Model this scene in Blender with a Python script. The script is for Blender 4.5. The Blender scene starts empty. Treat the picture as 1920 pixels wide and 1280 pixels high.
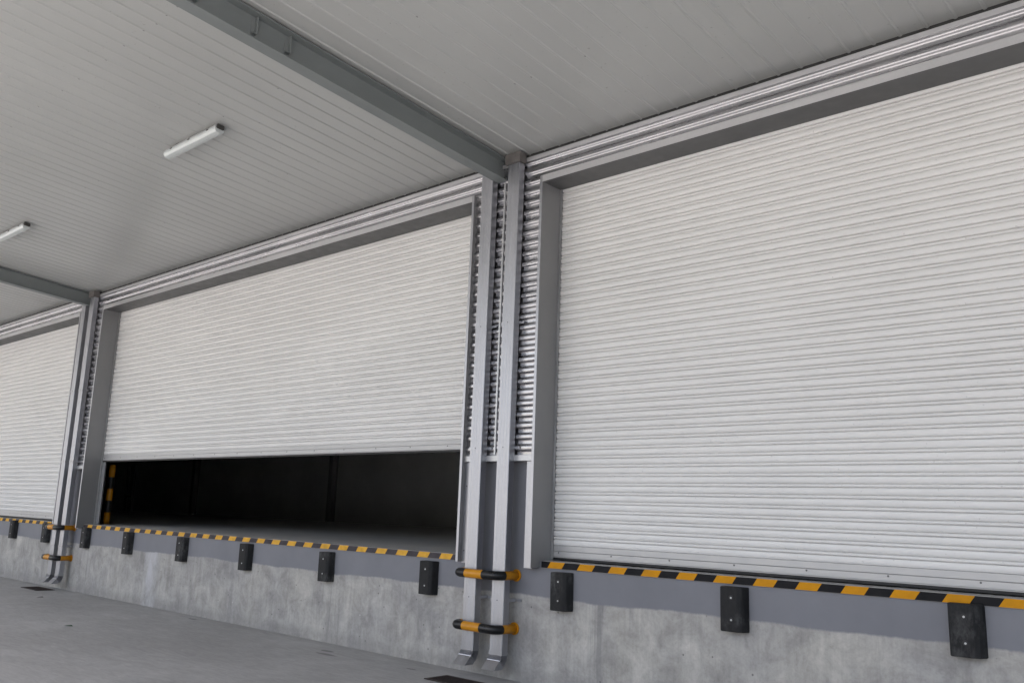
import bpy, bmesh, math, random
from mathutils import Vector, Matrix

random.seed(7)
R = math.radians
sc = bpy.context.scene
C = sc.collection

# ------------------------------------------------------------------ layout (metres; wall face y=0, yard at y<0)
PITCH = 11.65            # bay spacing
DOCK = 1.27              # dock floor height
SHY = 0.20               # shutter plane
LIPY = -0.155            # front of the door casings
HEAD0, HEAD1 = 5.517, 5.596
CLADY = -0.10            # corrugated sheet
CEIL, SLOPE = 5.963, 0.088
DOORS = [(-22.40, -11.915), (-10.747, -0.265), (0.879, 11.36)]


# ------------------------------------------------------------------ helpers
def tag(o, label=None, cat=None, group=None, kind=None):
    if label: o['label'] = label
    if cat: o['category'] = cat
    if group: o['group'] = group
    if kind: o['kind'] = kind
    return o


def empty(name, loc=(0, 0, 0)):
    o = bpy.data.objects.new(name, None)
    o.empty_display_size = 0.2
    o.location = loc
    C.objects.link(o)
    return o


class MB:
    """collects shapes, then links them as one mesh object"""
    def __init__(self):
        self.bm = bmesh.new()

    def box(self, x0, x1, y0, y1, z0, z1, bev=0.0, mat=0, seg=1):
        bm = self.bm
        vs = [bm.verts.new((x, y, z)) for z in (z0, z1) for y in (y0, y1) for x in (x0, x1)]
        q = [(0, 2, 3, 1), (4, 5, 7, 6), (0, 1, 5, 4), (2, 6, 7, 3), (0, 4, 6, 2), (1, 3, 7, 5)]
        fs = [bm.faces.new([vs[i] for i in f]) for f in q]
        for f in fs: f.material_index = mat
        if bev > 0:
            es = list({e for f in fs for e in f.edges})
            r = bmesh.ops.bevel(bm, geom=es, offset=bev, segments=seg, affect='EDGES', profile=0.5)
            for f in r['faces']: f.material_index = mat
        return self

    def quad(self, a, b, c, d, mat=0):
        f = self.bm.faces.new([self.bm.verts.new(p) for p in (a, b, c, d)])
        f.material_index = mat
        return self

    def cyl(self, p0, p1, r0, r1=None, n=16, mat=0, caps=True, smooth=True):
        p0, p1 = Vector(p0), Vector(p1)
        r1 = r0 if r1 is None else r1
        d = (p1 - p0).normalized()
        a = d.orthogonal().normalized(); b = d.cross(a)
        ra = [self.bm.verts.new(p0 + r0 * (math.cos(t) * a + math.sin(t) * b)) for t in [2 * math.pi * i / n for i in range(n)]]
        rb = [self.bm.verts.new(p1 + r1 * (math.cos(t) * a + math.sin(t) * b)) for t in [2 * math.pi * i / n for i in range(n)]]
        for i in range(n):
            f = self.bm.faces.new([ra[i], ra[(i + 1) % n], rb[(i + 1) % n], rb[i]])
            f.material_index = mat; f.smooth = smooth
        if caps:
            f = self.bm.faces.new(ra[::-1]); f.material_index = mat
            f = self.bm.faces.new(rb); f.material_index = mat
        return self

    def tube(self, pts, r, n=18, mats=None, caps=True):
        rings = []
        prev = None
        for i, p in enumerate(pts):
            p = Vector(p)
            t = (Vector(pts[min(i + 1, len(pts) - 1)]) - Vector(pts[max(i - 1, 0)])).normalized()
            up = Vector((0, 0, 1)); a = t.cross(up).normalized(); b = a.cross(t)
            rings.append([self.bm.verts.new(p + r * (math.cos(w) * a + math.sin(w) * b)) for w in [2 * math.pi * k / n for k in range(n)]])
        for i in range(len(rings) - 1):
            for k in range(n):
                f = self.bm.faces.new([rings[i][k], rings[i][(k + 1) % n], rings[i + 1][(k + 1) % n], rings[i + 1][k]])
                f.smooth = True
                f.material_index = mats[i] if mats else 0
        if caps:
            self.bm.faces.new(rings[0][::-1]); self.bm.faces.new(rings[-1])
        return self

    def extrude_x(self, prof, x0, x1, smooth_deg=None, mat=0):
        """prof: list of (y, z) -> open sheet running along X"""
        a = [self.bm.verts.new((x0, y, z)) for y, z in prof]
        b = [self.bm.verts.new((x1, y, z)) for y, z in prof]
        for i in range(len(prof) - 1):
            f = self.bm.faces.new([a[i], b[i], b[i + 1], a[i + 1]])
            f.material_index = mat
            f.smooth = smooth_deg is not None
        if smooth_deg is not None:
            lim = R(smooth_deg)
            for i in range(1, len(prof) - 1):
                v1 = Vector((prof[i][0] - prof[i - 1][0], prof[i][1] - prof[i - 1][1]))
                v2 = Vector((prof[i + 1][0] - prof[i][0], prof[i + 1][1] - prof[i][1]))
                if v1.length and v2.length and v1.angle(v2) > lim:
                    e = self.bm.edges.get((a[i], b[i]))
                    if e: e.smooth = False
        return self

    def build(self, name, mats, parent=None, recalc=True):
        me = bpy.data.meshes.new(name)
        if recalc: bmesh.ops.recalc_face_normals(self.bm, faces=self.bm.faces)
        self.bm.to_mesh(me); self.bm.free()
        for m in (mats if isinstance(mats, (list, tuple)) else [mats]): me.materials.append(m)
        o = bpy.data.objects.new(name, me)
        C.objects.link(o)
        if parent: o.parent = parent
        return o


def copy_tree(o, parent=None):
    c = o.copy(); C.objects.link(c)
    if parent: c.parent = parent
    for ch in list(o.children): copy_tree(ch, c)
    return c


# ------------------------------------------------------------------ materials
class NT:
    def __init__(self, name):
        self.m = bpy.data.materials.new(name); self.m.use_nodes = True
        self.t = self.m.node_tree; self.n = self.t.nodes; self.l = self.t.links
        self.b = self.n['Principled BSDF']

    def new(self, t, **kw):
        n = self.n.new(t)
        for k, v in kw.items(): setattr(n, k, v)
        return n

    def link(self, a, b): self.l.new(a, b)

    def pos(self, scale=(1, 1, 1)):
        g = self.new('ShaderNodeNewGeometry')
        mp = self.new('ShaderNodeMapping'); mp.inputs['Scale'].default_value = scale
        self.link(g.outputs['Position'], mp.inputs['Vector'])
        return mp.outputs['Vector']

    def noise(self, scale, detail=4, rough=0.55, vec=None, stretch=(1, 1, 1), dist=0.0):
        n = self.new('ShaderNodeTexNoise'); n.inputs['Scale'].default_value = scale
        n.inputs['Detail'].default_value = detail; n.inputs['Roughness'].default_value = rough
        n.inputs['Distortion'].default_value = dist
        self.link(vec if vec is not None else self.pos(stretch), n.inputs['Vector'])
        return n.outputs['Fac']

    def ramp(self, fac, stops, interp='LINEAR'):
        r = self.new('ShaderNodeValToRGB'); r.color_ramp.interpolation = interp
        el = r.color_ramp.elements
        while len(el) > 1: el.remove(el[-1])
        for i, (p, c) in enumerate(stops):
            e = el[0] if i == 0 else el.new(p)
            e.position = p
            e.color = (c, c, c, 1) if isinstance(c, (int, float)) else (*c, 1)
        self.link(fac, r.inputs['Fac'])
        return r.outputs['Color']

    def mix(self, fac, a, b, mode='MIX'):
        n = self.new('ShaderNodeMix', data_type='RGBA', blend_type=mode)
        for s, v in ((n.inputs[0], fac), (n.inputs[6], a), (n.inputs[7], b)):
            if isinstance(v, (int, float)): s.default_value = v if s.type == 'VALUE' else (v, v, v, 1)
            elif isinstance(v, tuple): s.default_value = (*v, 1)
            else: self.link(v, s)
        return n.outputs[2]

    def math(self, op, a, b=0.0, clamp=False):
        n = self.new('ShaderNodeMath', operation=op); n.use_clamp = clamp
        for s, v in ((n.inputs[0], a), (n.inputs[1], b)):
            if isinstance(v, (int, float)): s.default_value = v
            else: self.link(v, s)
        return n.outputs[0]

    def xyz(self):
        g = self.new('ShaderNodeNewGeometry'); s = self.new('ShaderNodeSeparateXYZ')
        self.link(g.outputs['Position'], s.inputs[0])
        return s.outputs

    def bump(self, h, strength=0.2, dist=0.01):
        n = self.new('ShaderNodeBump'); n.inputs['Strength'].default_value = strength; n.inputs['Distance'].default_value = dist
        self.link(h, n.inputs['Height']); self.link(n.outputs[0], self.b.inputs['Normal'])

    def set(self, base=None, rough=None, metal=None, spec=None):
        for k, v in (('Base Color', base), ('Roughness', rough), ('Metallic', metal), ('Specular IOR Level', spec)):
            if v is None: continue
            s = self.b.inputs[k]
            if isinstance(v, (int, float)): s.default_value = v
            elif isinstance(v, tuple): s.default_value = (*v, 1)
            else: self.link(v, s)
        return self.m


def m_galv(name, col=(0.56, 0.57, 0.585), rough=0.38, metal=0.8, streak=(1, 1, 1), var=0.14):
    t = NT(name)
    a = t.noise(2.2, 5, 0.6, stretch=streak)
    v = t.new('ShaderNodeTexVoronoi'); v.inputs['Scale'].default_value = 55
    t.link(t.pos(), v.inputs['Vector'])
    sp = t.new('ShaderNodeSeparateColor'); t.link(v.outputs['Color'], sp.inputs[0])
    f = t.math('ADD', t.math('MULTIPLY', a, 0.90), t.math('MULTIPLY', sp.outputs[0], 0.10))
    lo = tuple(c * (1 - var) for c in col); hi = tuple(min(1, c * (1 + var)) for c in col)
    c = t.ramp(f, [(0.3, lo), (0.7, hi)])
    rr = t.ramp(a, [(0.3, max(0.05, rough - 0.07)), (0.7, rough + 0.10)])
    t.bump(t.noise(9, 3, stretch=streak), 0.05, 0.01)
    return t.set(c, rr, metal)


def m_paint(name, col, rough=0.5, var=0.07, metal=0.0, scale=1.3, stretch=(1, 1, 1), spec=0.5):
    t = NT(name)
    a = t.noise(scale, 6, 0.62, stretch=stretch)
    c = t.ramp(a, [(0.28, tuple(x * (1 - var) for x in col)), (0.72, tuple(min(1, x * (1 + var)) for x in col))])
    r = t.ramp(t.noise(7, 3), [(0.3, rough - 0.06), (0.7, rough + 0.08)])
    return t.set(c, r, metal, spec)


M = {}
M['galv'] = m_galv('galvanised_steel', (0.47, 0.475, 0.485))
M['sheet'] = m_galv('corrugated_zinc', (0.46, 0.455, 0.47), 0.25, 0.97, (0.35, 1, 3), 0.16)
M['casing'] = m_paint('casing_steel', (0.245, 0.245, 0.248), 0.42, 0.08, metal=0.2, stretch=(1, 1, 0.35))
M['pipe'] = m_galv('downpipe_zinc', (0.40, 0.405, 0.43), 0.38, 0.92, (3, 3, 0.25), 0.09)
M['headsteel'] = m_paint('head_steel', (0.115, 0.117, 0.118), 0.45, 0.10, metal=0.1, stretch=(0.3, 1, 1))
M['casing2'] = m_paint('sill_steel', (0.26, 0.255, 0.25), 0.55, 0.12, metal=0.2)
M['trim'] = m_galv('bright_trim', (0.58, 0.58, 0.59), 0.36, 0.55, (0.3, 1, 2), 0.08)
M['screw'] = m_paint('screw_head', (0.10, 0.10, 0.105), 0.4, metal=0.6)
M['beam'] = m_paint('beam_primer', (0.205, 0.224, 0.223), 0.5, 0.12, scale=0.9, stretch=(1, 0.5, 1))
M['box'] = m_paint('weathered_outlet', (0.135, 0.125, 0.118), 0.7, 0.25, scale=12)
M['seal'] = m_paint('rubber_seal', (0.018, 0.018, 0.02), 0.6)
M['dark'] = m_paint('dark_plastic', (0.05, 0.048, 0.045), 0.6)
M['yellow'] = m_paint('yellow_paint', (0.56, 0.235, 0.006), 0.38, 0.14, scale=9, spec=0.4)
M['black'] = m_paint('black_paint', (0.008, 0.008, 0.009), 0.32, 0.2, scale=5, spec=0.35)
M['tapeY'] = m_paint('yellow_tape', (0.56, 0.245, 0.004), 0.6, 0.13, scale=7, spec=0.2)
M['tapeK'] = m_paint('black_tape', (0.007, 0.007, 0.009), 0.6, 0.2, scale=4, spec=0.2)
M['fadeY'] = m_paint('faded_yellow_tape', (0.66, 0.36, 0.045), 0.6, 0.2, scale=9, spec=0.2)
M['fadeK'] = m_paint('faded_black_tape', (0.048, 0.042, 0.048), 0.6, 0.25, scale=6, spec=0.25)
M['indoor'] = m_paint('indoor_wall', (0.75, 0.75, 0.74), 0.8, 0.1, scale=0.6)
M['indoorsteel'] = m_paint('indoor_column', (0.35, 0.35, 0.35), 0.7)
M['indoordark'] = m_paint('shelf_and_gap_shade', (0.03, 0.03, 0.03), 0.6)

# roller shutter: off-white baked enamel, slightly dusty
t = NT('shutter_enamel')
a = t.noise(1.1, 6, 0.6, stretch=(0.35, 1, 1.0))
b = t.noise(9, 5, 0.7, stretch=(0.15, 1, 3))
c = t.mix(1.0, t.ramp(a, [(0.3, (0.71, 0.704, 0.692)), (0.7, (0.77, 0.764, 0.751))]), t.ramp(b, [(0.25, 0.93), (0.6, 1.0)]), 'MULTIPLY')
spk = t.ramp(t.noise(38, 2, 0.5), [(0.24, 0.80), (0.30, 1.0)])
c = t.mix(1.0, c, spk, 'MULTIPLY')
t.bump(t.noise(1.6, 3, 0.5, stretch=(0.8, 1, 1.2)), 0.03, 0.012)
M['shutter'] = t.set(c, t.ramp(a, [(0.3, 0.34), (0.7, 0.48)]), 0.0, 0.5)
M['bottombar'] = m_paint('bottom_bar_metal', (0.45, 0.45, 0.45), 0.42, 0.06, metal=0.25, stretch=(0.3, 1, 3))

# canopy lining sheet
t = NT('canopy_sheet')
a = t.noise(0.55, 5, 0.6, stretch=(1, 0.3, 1))
X, Y, Z = t.xyz()
c = t.ramp(a, [(0.3, (0.418, 0.426, 0.416)), (0.7, (0.468, 0.476, 0.466))])
sp = t.ramp(t.noise(26, 2, 0.5), [(0.245, 0.72), (0.285, 1.0)])
c = t.mix(1.0, c, sp, 'MULTIPLY')
# panel lengths differ a little from sheet to sheet
wn = t.new('ShaderNodeTexWhiteNoise', noise_dimensions='1D')
t.link(t.math('FLOOR', t.math('DIVIDE', X, 0.904)), wn.inputs['W'])
c = t.mix(1.0, c, t.ramp(wn.outputs['Value'], [(0, 0.975), (1, 1.0)]), 'MULTIPLY')
# fixing screws along the purlins
X, Y, Z = t.xyz()
gx = t.math('SUBTRACT', t.math('DIVIDE', t.math('SUBTRACT', X, 0.91), 0.226), 0.0)
fx = t.math('MULTIPLY', t.math('SUBTRACT', t.math('FRACT', gx), 0.5), 0.226)
wn2 = t.new('ShaderNodeTexWhiteNoise', noise_dimensions='1D'); t.link(t.math('FLOOR', gx), wn2.inputs['W'])
for yr, th in ((-4.09, 0.45), (-1.35, 0.75), (-2.7, 0.85)):
    dy = t.math('SUBTRACT', t.math('SUBTRACT', Y, yr), t.math('MULTIPLY', t.math('SUBTRACT', wn2.outputs['Value'], 0.5), 0.05))
    d2 = t.math('ADD', t.math('MULTIPLY', fx, fx), t.math('MULTIPLY', dy, dy))
    dot = t.math('MULTIPLY', t.math('LESS_THAN', d2, 0.011 ** 2), t.math('GREATER_THAN', wn2.outputs['Value'], th))
    c = t.mix(t.math('MULTIPLY', dot, 0.8), c, (0.10, 0.10, 0.10))
M['ceiling'] = t.set(c, 0.30, 0.0, 0.6)

# dock wall: cast concrete with a grey painted band along the top
t = NT('dock_concrete')
X, Y, Z = t.xyz()
big = t.noise(0.8, 6, 0.65, dist=0.4)
mid = t.noise(3.1, 7, 0.68, dist=0.6)
fine = t.noise(26, 5, 0.7)
streak = t.noise(5.5, 5, 0.62, stretch=(1, 1, 0.13))
streak2 = t.noise(17, 4, 0.6, stretch=(1, 1, 0.07))
base = t.ramp(mid, [(0.25, (0.265, 0.257, 0.243)), (0.5, (0.405, 0.394, 0.373)), (0.78, (0.560, 0.545, 0.512))])
base = t.mix(1.0, base, t.ramp(big, [(0.3, (0.76, 0.765, 0.80)), (0.66, (1.06, 1.05, 1.03))]), 'MULTIPLY')
base = t.mix(1.0, base, t.ramp(streak, [(0.28, 0.88), (0.5, 1.0), (0.74, 1.07)]), 'MULTIPLY')
base = t.mix(1.0, base, t.ramp(streak2, [(0.3, 0.90), (0.55, 1.0), (0.75, 1.07)]), 'MULTIPLY')
base = t.mix(1.0, base, t.ramp(fine, [(0.25, 0.84), (0.55, 1.03)]), 'MULTIPLY')
# dark rain streaks in a few patches
pm = t.math('MULTIPLY', t.ramp(t.noise(0.9, 3, 0.5, stretch=(1, 1, 0.35)), [(0.56, 0.0), (0.68, 1.0)]), t.ramp(t.noise(11, 4, 0.6, stretch=(1, 1, 0.05)), [(0.48, 0.0), (0.62, 1.0)]))
base = t.mix(t.math('MULTIPLY', pm, 0.5), base, (0.15, 0.152, 0.158))
# pores and tie holes
v = t.new('ShaderNodeTexVoronoi'); v.inputs['Scale'].default_value = 6.0; t.link(t.pos(), v.inputs['Vector'])
base = t.mix(t.ramp(v.outputs['Distance'], [(0.045, 0.75), (0.075, 0.0)]), base, (0.10, 0.10, 0.10))
v2 = t.new('ShaderNodeTexVoronoi'); v2.inputs['Scale'].default_value = 2.3; t.link(t.pos(), v2.inputs['Vector'])
base = t.mix(t.ramp(v2.outputs['Distance'], [(0.02, 0.8), (0.035, 0.0)]), base, (0.55, 0.54, 0.52))
# darker foot of the wall
foot = t.math('MULTIPLY', t.ramp(t.math('SUBTRACT', Z, t.math('MULTIPLY', mid, 0.16)), [(0.0, 1.0), (0.10, 0.0)]), 0.30)
base = t.mix(foot, base, (0.17, 0.165, 0.155))
# whitish mortar repair running down the wall
px = t.math('ABSOLUTE', t.math('ADD', t.math('ADD', X, 7.86), t.math('MULTIPLY', t.math('SUBTRACT', streak, 0.5), 0.5)))
pm = t.math('MULTIPLY', t.ramp(px, [(0.08, 0.85), (0.30, 0.0)]), t.ramp(t.noise(4, 5, 0.7, stretch=(1, 1, 0.5)), [(0.38, 0.05), (0.58, 0.95)]))
base = t.mix(pm, base, (0.51, 0.51, 0.53))
# painted band edge
wob = t.math('MULTIPLY', t.math('SUBTRACT', t.noise(0.9, 3, 0.5, stretch=(1, 0, 0)), 0.5), 0.12)
wob2 = t.math('MULTIPLY', t.math('SUBTRACT', t.noise(16, 4, 0.7, stretch=(1, 1, 0.2)), 0.5), 0.022)
edge = t.math('ADD', t.math('ADD', Z, wob), wob2)
pmask = t.ramp(t.math('SUBTRACT', edge, 0.40), [(0.486, 0.0), (0.505, 1.0)])
pmask = t.math('MULTIPLY', pmask, t.ramp(t.math('SUBTRACT', t.noise(12, 5, 0.7, stretch=(1, 1, 0.3)), t.math('MULTIPLY', t.math('SUBTRACT', Z, 0.9), 1.2)), [(0.62, 1.0), (0.72, 0.35)]))
paint = t.ramp(t.noise(1.2, 5, 0.6), [(0.3, (0.172, 0.176, 0.196)), (0.7, (0.205, 0.209, 0.230))])
col = t.mix(pmask, base, paint)
ro = t.mix(pmask, 0.82, 0.55)
h = t.math('MULTIPLY', t.math('ADD', t.math('MULTIPLY', mid, 0.6), t.math('MULTIPLY', fine, 0.4)), t.math('SUBTRACT', 1.0, t.math('MULTIPLY', pmask, 0.8)))
t.bump(h, 0.30, 0.02)
M['dock'] = t.set(col, ro, 0.0, 0.3)

# yard slab: power-floated concrete
t = NT('yard_concrete')
big = t.noise(0.35, 6, 0.62, dist=0.5)
mid = t.noise(1.7, 7, 0.66, stretch=(1, 1.6, 1), dist=0.8)
fine = t.noise(30, 4, 0.7)
c = t.ramp(mid, [(0.28, (0.325, 0.321, 0.314)), (0.52, (0.385, 0.380, 0.373)), (0.75, (0.440, 0.435, 0.427))])
c = t.mix(1.0, c, t.ramp(big, [(0.3, (0.84, 0.835, 0.83)), (0.68, (1.08, 1.08, 1.08))]), 'MULTIPLY')
c = t.mix(1.0, c, t.ramp(fine, [(0.25, 0.91), (0.6, 1.02)]), 'MULTIPLY')
swirl = t.noise(4.5, 4, 0.6, stretch=(0.6, 2.6, 1), dist=1.6)
c = t.mix(1.0, c, t.ramp(swirl, [(0.3, 0.87), (0.7, 1.08)]), 'MULTIPLY')
X, Y, Z = t.xyz()
near_wall = t.ramp(t.math('ADD', t.math('MULTIPLY', Y, -1.0), t.math('MULTIPLY', mid, 0.35)), [(0.10, 0.35), (0.45, 0.0)])  # slab tone darkens towards the dock wall
c = t.mix(near_wall, c, (0.20, 0.195, 0.185))
for sx, sy, rx, ry in ((-2.20, -0.41, 0.13, 0.05), (-2.0, -0.58, 0.22, 0.05), (-0.62, -0.42, 0.08, 0.03), (-5.9, -0.22, 0.12, 0.04)):
    d = t.math('ADD', t.math('POWER', t.math('DIVIDE', t.math('SUBTRACT', X, sx), rx), 2), t.math('POWER', t.math('DIVIDE', t.math('SUBTRACT', Y, sy), ry), 2))
    d = t.math('ADD', d, t.math('MULTIPLY', t.math('SUBTRACT', swirl, 0.5), 1.5))
    c = t.mix(t.ramp(d, [(0.7, 0.65), (1.1, 0.0)]), c, (0.12, 0.118, 0.115))
t.bump(t.math('ADD', t.math('MULTIPLY', mid, 0.5), t.math('MULTIPLY', fine, 0.5)), 0.10, 0.02)
M['yard'] = t.set(c, t.ramp(mid, [(0.3, 0.55), (0.7, 0.75)]), 0.0, 0.35)

t = NT('indoor_floor')
M['floor'] = t.set(t.ramp(t.noise(0.9, 5), [(0.3, (0.48, 0.47, 0.45)), (0.7, (0.55, 0.54, 0.52))]), 0.45, 0.0, 0.4)

# dock bumper rubber, scuffed
t = NT('bumper_rubber')
s1 = t.noise(14, 5, 0.7, stretch=(1, 1, 0.45)); s2 = t.noise(3.2, 4, 0.6)
c = t.ramp(s1, [(0.35, (0.008, 0.008, 0.009)), (0.7, (0.024, 0.025, 0.026))])
c = t.mix(t.math('MULTIPLY', t.ramp(s2, [(0.5, 0.0), (0.66, 0.55)]), t.ramp(s1, [(0.42, 0.0), (0.6, 1.0)])), c, (0.10, 0.10, 0.10))
t.bump(s1, 0.25, 0.01)
M['rubber'] = t.set(c, t.ramp(s1, [(0.3, 0.5), (0.7, 0.75)]), 0.0, 0.25)

# lamp cover: frosted polycarbonate, switched off
t = NT('lamp_cover')
t.b.inputs['Subsurface Weight'].default_value = 0.0
M['lampcover'] = t.set((0.55, 0.585, 0.58), 0.22, 0.0, 0.6)
M['lampbody'] = m_paint('lamp_body', (0.36, 0.37, 0.37), 0.5)
M['leaf'] = m_paint('leaf_green', (0.04, 0.12, 0.05), 0.6)

# ------------------------------------------------------------------ ground
g = MB().quad((-300, -300, 0), (300, -300, 0), (300, 300, 0), (-300, 300, 0)).build('ground', M['yard'])
tag(g, kind='structure')

# ------------------------------------------------------------------ warehouse: dock wall, cladding, indoor shell
WX0, WX1 = -60.0, 26.0  # left end lengthened out of view to hold back light from that side
wh = empty('warehouse', (0, 0, 0))
tag(wh, 'long loading dock of a warehouse with bare concrete base and corrugated zinc piers between shutters', 'warehouse')
mb = MB()
T = 0.30
# base below the dock floor (kept whole), then the piers between the openings
mb.box(WX0, WX1, 0, T, -0.2, DOCK - 0.004)
edges = [WX0] + [e for d in DOORS for e in (d[0] - 0.03, d[1] + 0.03)] + [WX1]
for i in range(0, len(edges), 2):
    mb.box(edges[i], edges[i + 1], 0, T, DOCK - 0.004, 5.5)
mb.build('dock_wall', M['dock'], wh)

PC = 0.1247; DEP = 0.0195
def trap(u):
    """rolled trapezoid: flat crest, steep flank, flat pan, steep flank (u = 0..1 over one pitch)"""
    u %= 1.0
    if u < 0.30: return 1.0
    if u < 0.48: return 1.0 - (u - 0.30) / 0.18
    if u < 0.82: return 0.0
    return (u - 0.82) / 0.18
def corr(z0, z1, n=26):
    out = []; z = z0; dz = PC / n
    while z < z1 + 1e-6:
        u = (z - 2.455) / PC
        v = sum(trap(u + (k - 3) * 0.022) for k in range(7)) / 7
        out.append((CLADY + DEP * (0.5 - v), z)); z += dz
    return out
mb = MB()
for i in range(0, len(edges), 2):
    a, b = edges[i] + (0 if i == 0 else -0.003), edges[i + 1] + (0 if i == len(edges) - 2 else 0.003)
    mb.extrude_x(corr(2.395, HEAD1 - 0.01), a, b, 50)
mb.extrude_x(corr(HEAD1 - 0.01, 5.865), WX0, WX1, 50)
mb.build('cladding', M['sheet'], wh)
# eaves closing strip under the canopy, thin dark gap above it
MB().box(WX0, WX1, CLADY - 0.019, CLADY + 0.02, 5.850, 5.898, 0.002).build('eaves_flashing', M['trim'], wh)
for i in range(0, len(edges), 2):
    MB().box(edges[i] - (0 if i == 0 else 0.002), edges[i + 1], CLADY - 0.022, -0.001, 2.328, 2.396, 0.003).build('flashing', M['galv'], wh)
    xc = edges[i + 1] - 0.0
for k in range(-1, 1):
    x = 0.262 + k * PITCH
    MB().box(x - 0.013, x + 0.013, CLADY - 0.034, CLADY - 0.010, 2.40, 5.66, 0.003).build('joint_strip', M['galv'], wh)

# wall above, indoor shell
MB().box(WX0, WX1, -0.045, T, HEAD1 + 0.01, 7.4).build('upper_wall', M['indoordark'], wh)  # coloured near black so the eaves gap shows as a shadow line
MB().quad((WX0, 0.0, DOCK), (WX1, 0.0, DOCK), (WX1, 13.8, DOCK), (WX0, 13.8, DOCK)).build('indoor_floor', M['floor'], wh)
MB().box(WX0, WX1, 13.8, 14.0, DOCK - 0.3, 7.4).build('back_wall', M['indoor'], wh)
MB().box(WX0 - 0.2, WX0, 0, 14.0, -0.1, 7.4).build('end_wall', M['indoor'], wh)
MB().box(WX1, WX1 + 0.2, 0, 14.0, -0.1, 7.4).build('end_wall', M['indoor'], wh)
MB().box(-43.2, -43.0, T + 0.001, 13.799, DOCK + 0.001, 6.099).build('bounce_partition', M['indoor'], wh)  # added to shrink the room so less indoor light is lost
MB().box(0.25, 0.45, T + 0.001, 13.799, DOCK + 0.001, 6.099).build('bounce_partition', M['indoor'], wh)  # added too, closes the smaller room for more bounce
MB().quad((WX0, T - 0.05, 6.1), (WX1, T - 0.05, 6.1), (WX1, 13.8, 6.1), (WX0, 13.8, 6.1)).build('bounce_ceiling', M['indoor'], wh)  # low white lining, added to bounce light about indoors
MB().box(WX0 - 0.2, WX1 + 0.2, -0.06, 14.0, 7.401, 7.5).build('roof', M['galv'], wh)
for x in (-42.2, -31.7, -21.2, -10.7):
    mb = MB(); y = 13.4
    mb.box(x - 0.12, x + 0.12, y, y + 0.012, DOCK, 6.098); mb.box(x - 0.12, x + 0.12, y + 0.238, y + 0.25, DOCK, 6.098)
    mb.box(x - 0.006, x + 0.006, y + 0.012, y + 0.238, DOCK, 6.098)
    mb.build('column', M['indoorsteel'], wh)

# ------------------------------------------------------------------ roller doors
SP = 0.0965
def curtain(z0, z1):
    """interlocking slats: a wide curved face, then a narrow bead, dark grooves between"""
    out = []; z = z0
    while z < z1:
        for k in range(9):                    # wide face
            u = k / 8
            out.append((SHY - 0.0125 * math.sin(math.pi * (0.07 + 0.86 * u)) ** 0.65 + 0.0035 * (0.5 - u), z + 0.005 + 0.056 * u))
        out.append((SHY + 0.014, z + 0.0645))
        for k in range(6):                    # bead
            u = k / 5
            out.append((SHY + 0.0015 - 0.0115 * math.sin(math.pi * (0.08 + 0.84 * u)) ** 0.6, z + 0.0680 + 0.0235 * u))
        out.append((SHY + 0.014, z + 0.0975))
        z += SP
    return out

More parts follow.
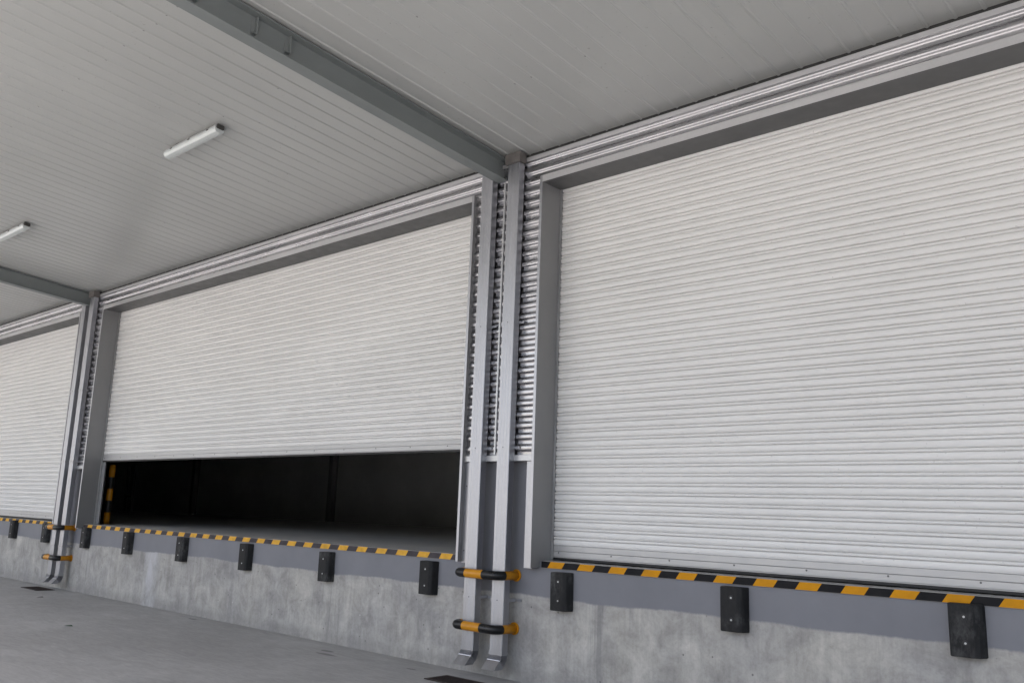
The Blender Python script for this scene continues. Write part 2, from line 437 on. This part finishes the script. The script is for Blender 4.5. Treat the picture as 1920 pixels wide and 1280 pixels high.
def roller_door(x0, x1, zbot, label):
    root = empty('roller_door', ((x0 + x1) / 2, 0, DOCK))
    tag(root, label, 'roller door', 'roller doors of the loading dock')
    L = lambda o: setattr(o, 'location', (-(x0 + x1) / 2, 0, -DOCK)) or o
    bar = 0.125
    L(MB().extrude_x(curtain(zbot + bar, 5.75), x0 + 0.022, x1 - 0.022, 38).build('curtain', M['shutter'], root))
    # bottom bar, in two strips with a seam, and screws
    mb = MB()
    mb.box(x0 + 0.022, x1 - 0.022, SHY - 0.012, SHY + 0.012, zbot + 0.068, zbot + bar + 0.003, 0.003)
    mb.box(x0 + 0.022, x1 - 0.022, SHY - 0.015, SHY + 0.012, zbot + 0.010, zbot + 0.066, 0.003)
    mb.box(x0 + 0.022, x1 - 0.022, SHY - 0.020, SHY + 0.012, zbot, zbot + 0.009, 0.002)
    b = L(mb.build('bottom_bar', M['bottombar'], root))
    s = MB(); x = x0 + 0.10
    while x < x1 - 0.05:
        s.cyl((x, SHY - 0.018, zbot + 0.05), (x, SHY - 0.0145, zbot + 0.05), 0.0085, n=10); x += 0.70
    s.build('screw', M['screw'], b)
    MB().box(x0 + 0.022, x1 - 0.022, SHY - 0.006, SHY + 0.006, zbot - 0.024, zbot - 0.001).build('rubber_seal', M['seal'], b)
    for side in (0, 1):
        sx = 1 if side == 0 else -1
        xi = x0 if side == 0 else x1
        e = lambda a, c: (min(xi + sx * a, xi + sx * c), max(xi + sx * a, xi + sx * c))
        mb = MB()
        mb.box(*e(-0.036, 0.0), LIPY, SHY + 0.06, 1.197, HEAD1, 0.003)          # casing body
        j = L(mb.build('jamb', M['casing'], root))
        MB().box(*e(-0.038, -0.001), LIPY - 0.0035, LIPY - 0.0005, 1.195, HEAD1 + 0.002, 0.001).build('lip', M['pipe'], j)
        fl = MB().box(*e(-0.150, -0.0365), -0.099, -0.0005, 1.185, 2.327, 0.002)   # flange lapping the wall
        f = fl.build('flange', M['pipe'], j)
        sc_ = MB()
        for z in (1.32, 2.05): sc_.cyl((xi - sx * 0.075, -0.103, z), (xi - sx * 0.075, -0.0985, z), 0.009, n=10)
        for z in (1.32, 2.05): pass
        sc_.build('screw', M['screw'], j)
        gr = MB()
        gr.box(*e(0.0005, 0.030), SHY - 0.032, SHY - 0.024, DOCK + 0.002, HEAD0, 0.001)
        gr.box(*e(0.0005, 0.012), SHY - 0.023, SHY + 0.03, DOCK + 0.002, HEAD0)
        gr.box(*e(0.0005, 0.075), SHY + 0.031, SHY + 0.036, DOCK + 0.002, HEAD0)
        L(gr.build('guide_rail', M['galv'], root))
    mb = MB().box(x0 + 0.0005, x1 - 0.0005, LIPY + 0.001, SHY - 0.014, HEAD0, HEAD1 - 0.001, 0.003)
    L(mb.build('head_casing', M['headsteel'], root))
    MBx = MB().box(x0 - 0.036, x1 + 0.036, LIPY - 0.003, LIPY + 0.0005, HEAD0 + 0.004, HEAD1 + 0.003, 0.001)
    L(MBx.build('head_trim', M['trim'], root))
    return root

roller_door(*DOORS[0], DOCK + 0.036, 'closed off-white roller shutter cut off by the left edge of the photo')
roller_door(*DOORS[1], 2.505, 'half raised off-white roller shutter with black gap and bollard beneath it')
roller_door(*DOORS[2], DOCK + 0.036, 'closed off-white roller shutter right of the two downpipes in the middle')

# ------------------------------------------------------------------ hazard strips on the dock edge
def edge_strip(x0, x1, my, mk, phase, label):
    root = empty('dock_edge_strip', ((x0 + x1) / 2, 0, 1.2))
    tag(root, label, 'hazard strip', 'hazard strips along the dock edge')
    ox = (x0 + x1) / 2
    z0, z1 = 1.201, 1.266
    a = MB().box(x0 - ox, x1 - ox, -0.012, -0.0005, z0 - 1.2 - 0.004, DOCK + 0.002 - 1.2, 0.0015)
    a.box(x0 - ox, x1 - ox, 0.0, 0.10, DOCK + 0.0005 - 1.2, DOCK + 0.003 - 1.2)
    a.build('steel_angle', M['casing2'], root)
    mb = MB(); P = 0.3955; sk = 0.045; y = -0.0155
    k = math.floor((x0 - phase) / P) - 1
    x = phase + k * P
    while x < x1 + P:
        for (u0, u1, mi) in ((x, x + P * 0.49, 0), (x + P * 0.49, x + P, 1)):
            pts = [(u0, z0), (u1, z0), (u1 + sk, z1), (u0 + sk, z1)]
            pts = [(min(max(px, x0), x1), pz) for px, pz in pts]
            if pts[1][0] - pts[0][0] < 0.002 and pts[2][0] - pts[3][0] < 0.002: continue
            if (pts[0][0] == pts[1][0]): pts.pop(1)
            elif (pts[2][0] == pts[3][0]): pts.pop(2)
            fr = [mb.bm.verts.new((px - ox, y, pz - 1.2)) for px, pz in pts]
            bk = [mb.bm.verts.new((px - ox, y + 0.0025, pz - 1.2)) for px, pz in pts]
            fs = [mb.bm.faces.new(fr)] + [mb.bm.faces.new([fr[q], bk[q], bk[(q + 1) % len(fr)], fr[(q + 1) % len(fr)]]) for q in range(len(fr))]
            for f in fs: f.material_index = mi
        x += P
    mb.build('warning_tape', [my, mk], root)
    return root

edge_strip(DOORS[0][0], DOORS[0][1] - 0.03, M['fadeY'], M['fadeK'], -4.249 - 0.3955 * 20, 'faded yellow and black hazard strip under the leftmost shutter')
edge_strip(DOORS[1][0] - 0.10, DOORS[1][1] - 0.02, M['fadeY'], M['fadeK'], -4.249, 'yellow and black hazard strip along the sill of the half raised shutter')
edge_strip(DOORS[2][0] + 0.03, DOORS[2][1], M['tapeY'], M['tapeK'], 0.993, 'crisp yellow and black hazard strip under the big closed shutter on the right')

# ------------------------------------------------------------------ dock bumpers
def make_bumper():
    root = empty('dock_bumper')
    w, h, d = 0.115, 0.385, 0.105
    bm = bmesh.new()
    prof = [(-w, 0.0), (-w, -d * 0.82), (-w + 0.014, -d), (w - 0.055, -d), (w - 0.018, -d * 0.80), (w + 0.012, 0.0)]
    nseg = 6
    rings = []
    for k in range(nseg + 1):
        z = h * k / nseg
        rings.append([bm.verts.new((x, y - 0.0005, z)) for x, y in prof])
    for k in range(nseg):
        for i in range(len(prof)):
            j = (i + 1) % len(prof)
            bm.faces.new([rings[k][i], rings[k][j], rings[k + 1][j], rings[k + 1][i]])
    bm.faces.new(rings[0]); bm.faces.new(rings[-1][::-1])
    bmesh.ops.recalc_face_normals(bm, faces=bm.faces)
    es = [e for e in bm.edges if len(e.link_faces) == 2 and e.calc_face_angle(0) > 0.3]
    bmesh.ops.bevel(bm, geom=es, offset=0.005, segments=2, affect='EDGES')
    m = MB(); m.bm.free(); m.bm = bm
    body = m.build('rubber_block', M['rubber'], root)
    for z in (0.105, 0.295):
        b = MB()
        b.cyl((0.0, -d - 0.0025, z), (0.0, -d - 0.0005, z), 0.020, n=16, mat=1)
        b.cyl((0.003, -d - 0.007, z - 0.003), (0.003, -d - 0.0025, z - 0.003), 0.0085, n=6, mat=0)
        b.build('bolt', [M['galv'], M['seal']], root)
    return root

bump = [(-14.26, .915), (-12.44, .905), (-10.51, .870), (-8.72, .838), (-6.77, .822), (-4.84, .797), (-2.84, .772), (-0.82, .772), (1.22, .779), (3.20, .800), (5.125, .855), (7.15, .82), (9.1, .82), (10.95, .82)]
bl = ['black rubber dock bumper nearest the left edge of the photo',
      'black rubber dock bumper partly behind the far left yellow and black pipe guard',
      'black rubber dock bumper just right of the far left downpipes, under the strip end',
      'black rubber dock bumper left of the whitish mortar streak on the concrete',
      'black rubber dock bumper just right of the whitish mortar streak on the concrete',
      'black rubber dock bumper under the middle of the half raised shutter, with pale scuffs',
      'scuffed black dock bumper under the open gap, second left of the middle downpipes',
      'black rubber dock bumper first to the left of the middle downpipes',
      'black rubber dock bumper first to the right of the middle downpipes',
      'black rubber dock bumper between two others under the big right shutter',
      'black rubber dock bumper at the right edge of the photo with two bright bolts',
      'black rubber dock bumper beyond the right edge, first of three',
      'black rubber dock bumper beyond the right edge, second of three',
      'black rubber dock bumper beyond the right edge, last of three']
proto = make_bumper()
for i, (x, z) in enumerate(bump[:11]):
    o = proto if i == 0 else copy_tree(proto)
    o.location = (x, 0, z * 0.5 + 0.79 * 0.5)
    o.rotation_euler = (0, R(random.uniform(-0.7, 0.7)), 0)
    tag(o, bl[i], 'dock bumper', 'rubber dock bumpers on the concrete wall')

# ------------------------------------------------------------------ downpipes
PY0, PY1 = -0.21, -0.118
def make_pipe(x, ztop, label, outlet):
    root = empty('downpipe', (x, 0, 0))
    tag(root, label, 'downpipe', 'square zinc downpipes')
    hw = 0.0915; zb = 0.285
    # shallow flutes on the front face
    sec = [(-hw, PY1), (-hw, PY0 + 0.006), (-hw + 0.006, PY0)]
    for c0 in (-0.045, 0.0, 0.045):
        sec += [(c0 - 0.006, PY0), (c0 - 0.002, PY0 + 0.0022), (c0 + 0.002, PY0 + 0.0022), (c0 + 0.006, PY0)]
    sec += [(hw - 0.006, PY0), (hw, PY0 + 0.006), (hw, PY1)]
    bm = bmesh.new()
    lo = [bm.verts.new((a, b, zb)) for a, b in sec]; hi = [bm.verts.new((a, b, ztop)) for a, b in sec]
    n = len(sec)
    for i in range(n): bm.faces.new([lo[i], lo[(i + 1) % n], hi[(i + 1) % n], hi[i]])
    bm.faces.new(hi)
    m = MB(); m.bm.free(); m.bm = bm
    m.build('pipe', M['pipe'], root)
    # crinkled shoe kicking out at the foot
    path = [(0, 0.300)]
    ang = 0; yy, zz = 0.0, 0.300
    rings = []
    steps = 7
    pc = Vector((0, (PY0 + PY1) / 2, 0.305)); d = Vector((0, 0, -1))
    hd = (PY1 - PY0) / 2
    def ring(bm, p, d, s):
        nrm = Vector((0, d.z, -d.y))       # points to the yard side when going down
        return [bm.verts.new(p + Vector((sx * hw * s, 0, 0)) + nrm * (sy * hd * s)) for sx, sy in ((-1, -1), (1, -1), (1, 1), (-1, 1))]
    bm = bmesh.new()
    rings.append(ring(bm, pc, d, 1.035)); pc = pc + d * 0.035; rings.append(ring(bm, pc, d, 1.035))
    for k in range(steps):
        th = R(44) * (k + 1) / steps
        d = Vector((0, -math.sin(th), -math.cos(th)))
        pc = pc + d * 0.006; rings.append(ring(bm, pc, d, 0.97)); pc = pc + d * 0.007; rings.append(ring(bm, pc, d, 1.07))
    pc = pc + d * 0.006; rings.append(ring(bm, pc, d, 1.0))
    zend = 0.128
    for sc_f, up in ((1.0, 0.0), (0.965, 0.0), (0.93, 0.045)):       # mouth cut level, then the inside
        rr = ring(bm, pc, d, sc_f)
        for v in rr:
            v.co = v.co + d * ((zend + up - v.co.z) / d.z)
        rings.append(rr)
    for k in range(len(rings) - 1):
        for i in range(4):
            bm.faces.new([rings[k][i], rings[k][(i + 1) % 4], rings[k + 1][(i + 1) % 4], rings[k + 1][i]])
    m = MB(); m.bm.free(); m.bm = bm
    m.build('shoe', M['pipe'], root)
    for z in (3.90, 2.476, 0.833):
        if z > ztop: continue
        b = MB()
        e = 0.003
        b.box(-hw - e, hw + e, PY0 - e, PY0 - 0.0004, z - 0.016, z + 0.016)
        b.box(hw + 0.0004, hw + e, PY0 - 0.0004, -0.02 if z < 2 else CLADY - 0.016, z - 0.016, z + 0.016)
        b.box(-hw - e, -hw - 0.0004, PY0 - 0.0004, -0.02 if z < 2 else CLADY - 0.016, z - 0.016, z + 0.016)
        yb = -0.004 if z < 2 else CLADY - 0.018
        b.box(hw + e, hw + 0.075, yb - 0.004, yb, z - 0.014, z + 0.014)
        br = b.build('bracket', M['pipe'], root)
        MB().cyl((0.0, PY0 - e - 0.003, z), (0, PY0 - e, z), 0.0065, n=8).build('screw', M['screw'], br)
    if outlet:
        b = MB(); b.box(-0.115, 0.125, PY0 - 0.035, CLADY - 0.02, ztop - 0.006, ztop + 0.12, 0.006)
        b.build('outlet_box', M['box'], root)
    return root

p1 = make_pipe(0.035, 5.95, 'zinc downpipe, left one of the middle pair, rising behind the canopy beam', False)
p2 = make_pipe(0.4655, 5.83, 'zinc downpipe, right one of the middle pair, with brown outlet box on top', True)
p3 = copy_tree(p1); p3.location.x = 0.035 - 11.66
p3['label'] = 'zinc downpipe, left one of the far left pair'
p4 = copy_tree(p2); p4.location.x = 0.4655 - 11.70
p4['label'] = 'zinc downpipe, right one of the far left pair, with brown outlet box'

# ------------------------------------------------------------------ pipe guards
def make_guard():
    root = empty('pipe_guard')
    xl, xr, yf, cr, r = -0.092, 0.548, -0.300, 0.085, 0.049
    pts = []; cols = []
    def add(p, c): pts.append(p); cols.append(c)
    Y_, K_ = 0, 1
    add((xr, -0.002, 0), Y_); add((xr, yf + cr, 0), K_)
    for k in range(1, 8):
        a = math.pi / 2 * k / 8
        add((xr - cr + cr * math.cos(a), yf + cr - cr * math.sin(a), 0), K_)
    add((xr - cr, yf, 0), K_); add((0.330, yf, 0), Y_); add((0.068, yf, 0), K_); add((xl + cr, yf, 0), K_)
    for k in range(1, 8):
        a = math.pi / 2 * k / 8
        add((xl + cr - cr * math.sin(a), yf + cr - cr * math.cos(a), 0), K_)
    add((xl, yf + cr, 0), Y_); add((xl, -0.002, 0), Y_)
    MB().tube(pts, r, 20, cols).build('hoop', [M['yellow'], M['black']], root)
    for x in (xl, xr):
        MB().cyl((x, -0.014, 0), (x, -0.0006, 0), 0.066, n=24).build('wall_plate', M['yellow'], root)
    return root
g0 = make_guard()
gl = [((0.0, 0, 1.093), 'upper yellow and black hoop guard across the middle pair of downpipes'),
      ((-0.005, 0, 0.535), 'lower yellow and black hoop guard across the middle pair of downpipes'),
      ((-11.71, 0, 1.185), 'upper yellow and black hoop guard across the far left pair of downpipes'),
      ((-11.71, 0, 0.605), 'lower yellow and black hoop guard across the far left pair of downpipes')]
for i, (p, lb) in enumerate(gl):
    o = g0 if i == 0 else copy_tree(g0)
    o.location = p
    tag(o, lb, 'pipe guard', 'hoop guards round the downpipes')

# ------------------------------------------------------------------ canopy
CX0, CX1, CY1 = -62.0, 20.0, -9.5  # unseen left stretch added to shade the over-lit left bay
cz = lambda y: CEIL - SLOPE * y
RP = 0.226
mb = MB(); prof = []
x = 0.801 - RP * math.floor((0.801 - CX0) / RP)
while x < CX1:
    prof += [(x - 0.020, 0.0), (x - 0.009, -0.0088), (x, -0.0105), (x + 0.009, -0.0088), (x + 0.020, 0.0)]
    x += RP
yb = -0.048
a = [mb.bm.verts.new((px, yb, cz(yb) + dz)) for px, dz in prof]
b = [mb.bm.verts.new((px, CY1, cz(CY1) + dz)) for px, dz in prof]
for i in range(len(prof) - 1): mb.bm.faces.new([a[i], b[i], b[i + 1], a[i + 1]])
can = empty('canopy', (0, CY1 / 2, cz(CY1 / 2)))
tag(can, 'pale ribbed metal canopy sloping up from the wall over the loading dock', 'canopy')
o = mb.build('ceiling_sheet', M['ceiling'], can); o.location = (0, -CY1 / 2, -cz(CY1 / 2))
mb = MB()
yy = (-0.03, CY1)
vs = [(CX0, yy[0], cz(yy[0]) + 0.06), (CX1, yy[0], cz(yy[0]) + 0.06), (CX1, yy[1], cz(yy[1]) + 0.06), (CX0, yy[1], cz(yy[1]) + 0.06)]
mb.quad(*vs)
o = mb.build('roof_sheet', M['galv'], can); o.location = (0, -CY1 / 2, -cz(CY1 / 2))
mb = MB().box(CX0, CX1, CY1 - 0.05, CY1 - 0.001, cz(CY1) - 0.05, cz(CY1) + 0.4)
o = mb.build('fascia', M['galv'], can); o.location = (0, -CY1 / 2, -cz(CY1 / 2))

def make_beam():
    root = empty('canopy_beam')
    bm = bmesh.new()
    def slab(x0, x1, za, zb, zc, zd, y0=-0.085, y1=CY1 + 0.02):
        # za..zb at y0, zc..zd at y1
        vs = [(x0, y0, za), (x1, y0, za), (x1, y0, zb), (x0, y0, zb), (x0, y1, zc), (x1, y1, zc), (x1, y1, zd), (x0, y1, zd)]
        v = [bm.verts.new(p) for p in vs]
        for f in ((0, 1, 2, 3), (7, 6, 5, 4), (0, 4, 5, 1), (2, 6, 7, 3), (1, 5, 6, 2), (0, 3, 7, 4)): bm.faces.new([v[i] for i in f])
    t0, t1 = cz(-0.085) - 0.022, cz(CY1 + 0.02) - 0.022
    dp0, dp1 = 0.262, 0.285
    slab(-0.10, 0.10, t0 - 0.012, t0, t1 - 0.012, t1)
    slab(-0.005, 0.005, t0 - dp0 + 0.012, t0 - 0.0125, t1 - dp1 + 0.012, t1 - 0.0125)
    slab(-0.08, 0.08, t0 - dp0, t0 - dp0 + 0.0115, t1 - dp1, t1 - dp1 + 0.0115)
    m = MB(); m.bm.free(); m.bm = bm
    m.build('girder', M['beam'], root)
    for y in (-3.20, -3.57, -4.17):
        top = cz(y) - 0.036
        s = MB()
        s.box(0.0052, 0.052, y - 0.004, y + 0.004, top - 0.185, top - 0.0, 0.001)
        s.box(0.0056, 0.050, y - 0.040, y - 0.0045, top - 0.185, top - 0.177)
        s.box(0.0052, 0.011, y - 0.045, y - 0.0045, top - 0.19, top - 0.0)
        s.build('cleat', M['beam'], root)
    return root
bm0 = make_beam(); bm0.location = (0.195, 0, 0)
tag(bm0, 'dark grey steel canopy beam running out from above the middle downpipes', 'beam', 'steel beams under the canopy')
bm1 = copy_tree(bm0); bm1.location = (0.195 - 11.72, 0, 0)
bm1['label'] = 'dark grey steel canopy beam ending above the far left downpipes'

# ------------------------------------------------------------------ lamps under the canopy
def make_lamp():
    root = empty('batten_lamp')
    Lh = 0.635
    mb = MB()
    def bar(sec, x0, x1, mi=0):
        a = [mb.bm.verts.new((x0, y, z)) for y, z in sec]; b = [mb.bm.verts.new((x1, y, z)) for y, z in sec]
        n = len(sec)
        for i in range(n): mb.bm.faces.new([a[i], a[(i + 1) % n], b[(i + 1) % n], b[i]])
        mb.bm.faces.new(a[::-1]); mb.bm.faces.new(b)
    bar([(-0.055, -0.012), (0.055, -0.012), (0.062, -0.045), (-0.062, -0.045)], -Lh + 0.01, Lh - 0.01)
    body = mb.build('body', M['lampbody'], root)
    mb = MB()
    bar([(-0.064, -0.0455), (0.064, -0.0455), (0.060, -0.075), (0.040, -0.100), (0.0, -0.108), (-0.040, -0.100), (-0.060, -0.075)], -Lh, Lh)
    mb.build('cover', M['lampcover'], root)
    for x in (-0.45, 0.0, 0.45):
        MB().box(x - 0.02, x + 0.02, -0.070, 0.070, -0.050, -0.036).build('clip', M['dark'], root)
    MB().box(Lh - 0.008, Lh + 0.022, -0.05, 0.05, -0.060, -0.002, 0.01).build('end_cap', M['dark'], root)
    MB().box(Lh - 0.30, Lh - 0.22, -0.03, 0.03, -0.0125, 0.03).build('mount', M['dark'], root)
    MB().box(-Lh + 0.22, -Lh + 0.30, -0.03, 0.03, -0.0125, 0.03).build('mount', M['dark'], root)
    return root
l0 = make_lamp()
for i, (x, lb) in enumerate([(-2.74, 'unlit white batten lamp on the canopy, the nearer of the two'), (-8.83, 'unlit white batten lamp at the left edge of the photo, the farther of the two')]):
    o = l0 if i == 0 else copy_tree(l0)
    o.location = (x, -2.60, cz(-2.60) - 0.022)
    o.rotation_euler = (math.atan(-SLOPE), 0, 0)
    tag(o, lb, 'lamp', 'batten lamps under the canopy')

# ------------------------------------------------------------------ bollard inside the opening
bo = empty('bollard', (-11.08, 0.56, DOCK))
tag(bo, 'yellow and black banded steel bollard standing inside the half open doorway', 'bollard')
mb = MB(); H = 1.17; n = 5
for k in range(n):
    mb.cyl((0, 0, H * k / n + (0 if k else 0.012)), (0, 0, H * (k + 1) / n), 0.058, n=24, mat=k % 2, caps=(k in (0, n - 1)))
mb.cyl((0, 0, H), (0, 0, H + 0.012), 0.058, 0.045, n=24, mat=0)
mb.build('post', [M['yellow'], M['black']], bo)
MB().cyl((0, 0, 0.0005), (0, 0, 0.012), 0.10, n=24).build('base_plate', M['black'], bo)

# ladder-like rack by the back wall, barely visible
rk = empty('rack', (-36.9, 12.9, DOCK))
tag(rk, 'dark upright rack standing against the back wall deep in the doorway gloom', 'rack')
for x in (-0.35, 0.35): MB().box(x - 0.04, x + 0.04, -0.05, 0.05, 0, 2.2).build('upright', M['galv'], rk)
MB().box(-0.309, 0.309, -0.05, 0.05, 0.7, 0.76).build('shelf', M['indoordark'], rk)

# ------------------------------------------------------------------ drain grates
def make_grate(lx, ly):
    root = empty('drain_grate')
    f = MB()
    f.box(-lx, lx, -ly, -ly + 0.03, 0.004, 0.012); f.box(-lx, lx, ly - 0.03, ly, 0.004, 0.012)
    f.box(-lx, -lx + 0.03, -ly + 0.0302, ly - 0.0302, 0.004, 0.012); f.box(lx - 0.03, lx, -ly + 0.0302, ly - 0.0302, 0.004, 0.012)
    f.build('frame', M['rust'], root)
    MB().quad((-lx + 0.01, -ly + 0.01, 0.004), (lx - 0.01, -ly + 0.01, 0.004), (lx - 0.01, ly - 0.01, 0.004), (-lx + 0.01, ly - 0.01, 0.004)).build('pit_shade', M['pit_shade'], root)  # flat black sheet, painting the shaded hollow under the bars
    b = MB(); x = -lx + 0.05
    while x < lx - 0.04:
        b.box(x, x + 0.012, -ly + 0.031, ly - 0.031, 0.005, 0.013); x += 0.034
    b.build('bars', M['rust'], root)
    return root
M['rust'] = m_paint('rusty_iron', (0.036, 0.024, 0.021), 0.75, 0.3, scale=20)
M['pit_shade'] = m_paint('painted_pit_shade', (0.012, 0.012, 0.012), 0.9)
d0 = make_grate(0.40, 0.17); d0.location = (0.33, -0.56, 0)
tag(d0, 'rusty drain grate in the yard below the middle pair of downpipes', 'drain grate', 'drain grates by the dock wall')
d1 = copy_tree(d0); d1.location = (-11.62, -0.38, 0)
d1['label'] = 'dark drain grate in the yard below the far left pair of downpipes'

# ------------------------------------------------------------------ litter
def leaf(name, x, y, s, rz, m, lb):
    mb = MB(); pts = [(-s, 0, 0.004), (-0.3 * s, 0.28 * s, 0.014), (0.6 * s, 0.2 * s, 0.02), (s, 0, 0.006), (0.5 * s, -0.26 * s, 0.016), (-0.4 * s, -0.2 * s, 0.010)]
    v = [mb.bm.verts.new(p) for p in pts]; c = mb.bm.verts.new((0, 0, 0.007))
    for i in range(6): mb.bm.faces.new([v[i], v[(i + 1) % 6], c])
    r = bmesh.ops.solidify(mb.bm, geom=mb.bm.faces[:], thickness=0.002)
    o = mb.build(name, m); o.location = (x, y, 0.001); o.rotation_euler = (0, 0, rz)
    tag(o, lb, 'leaf', 'leaves on the yard')
leaf('fallen_leaf', -5.95, -2.05, 0.075, 0.5, M['leaf'], 'small green leaf lying alone on the concrete yard at lower left')
leaf('fallen_leaf', -9.95, -0.95, 0.06, 1.2, M['dark'], 'tiny dark leaf on the yard just right of the far left grate')

# ------------------------------------------------------------------ light
SUN_EL, SUN_AZ = 62.0, 215.0       # azimuth from +Y (north) clockwise
w = bpy.data.worlds.new('World'); sc.world = w; w.use_nodes = True
nt = w.node_tree
sky = nt.nodes.new('ShaderNodeTexSky'); sky.sky_type = 'NISHITA'; sky.sun_disc = False
sky.sun_elevation = R(SUN_EL); sky.sun_rotation = R(SUN_AZ)
sky.air_density = 1.0; sky.dust_density = 5.0; sky.ozone_density = 1.0
bg = nt.nodes['Background']; bg.inputs['Strength'].default_value = 0.145
nt.links.new(sky.outputs[0], bg.inputs['Color'])
sd = bpy.data.lights.new('sun', 'SUN'); sd.energy = 2.7; sd.angle = R(0.53); sd.color = (1.0, 0.955, 0.89)
so = bpy.data.objects.new('sun', sd); C.objects.link(so)
az, el = R(SUN_AZ), R(SUN_EL)
to_sun = Vector((math.sin(az) * math.cos(el), math.cos(az) * math.cos(el), math.sin(el)))
so.rotation_euler = to_sun.to_track_quat('Z', 'Y').to_euler()
so.location = to_sun * 60

# ------------------------------------------------------------------ camera
cam = bpy.data.cameras.new('camera'); co = bpy.data.objects.new('camera', cam); C.objects.link(co)
YAW, PIT, ROL, FPX = 42.5941, 11.06, 2.1144, 1668.8
ya, pi_, ro_ = R(YAW), R(PIT), R(ROL)
fwd = Vector((-math.sin(ya) * math.cos(pi_), math.cos(ya) * math.cos(pi_), math.sin(pi_)))
rt = Vector((math.cos(ya), math.sin(ya), 0)); up = rt.cross(fwd)
r2 = math.cos(ro_) * rt + math.sin(ro_) * up; u2 = -math.sin(ro_) * rt + math.cos(ro_) * up
mat = Matrix((r2, u2, -fwd)).transposed().to_4x4()
mat.translation = (7.2511, -7.5085, 1.7304)
co.matrix_world = mat
cam.sensor_fit = 'HORIZONTAL'; cam.sensor_width = 36.0; cam.lens = 36.0 * FPX / 1920
cam.clip_start = 0.05; cam.clip_end = 2000
sc.camera = co

sc.view_settings.view_transform = 'Standard'; sc.view_settings.look = 'None'
sc.view_settings.gamma = 1.0; sc.view_settings.use_curve_mapping = False
sc.view_settings.exposure = 1.55
sc.cycles.max_bounces = 12; sc.cycles.diffuse_bounces = 6
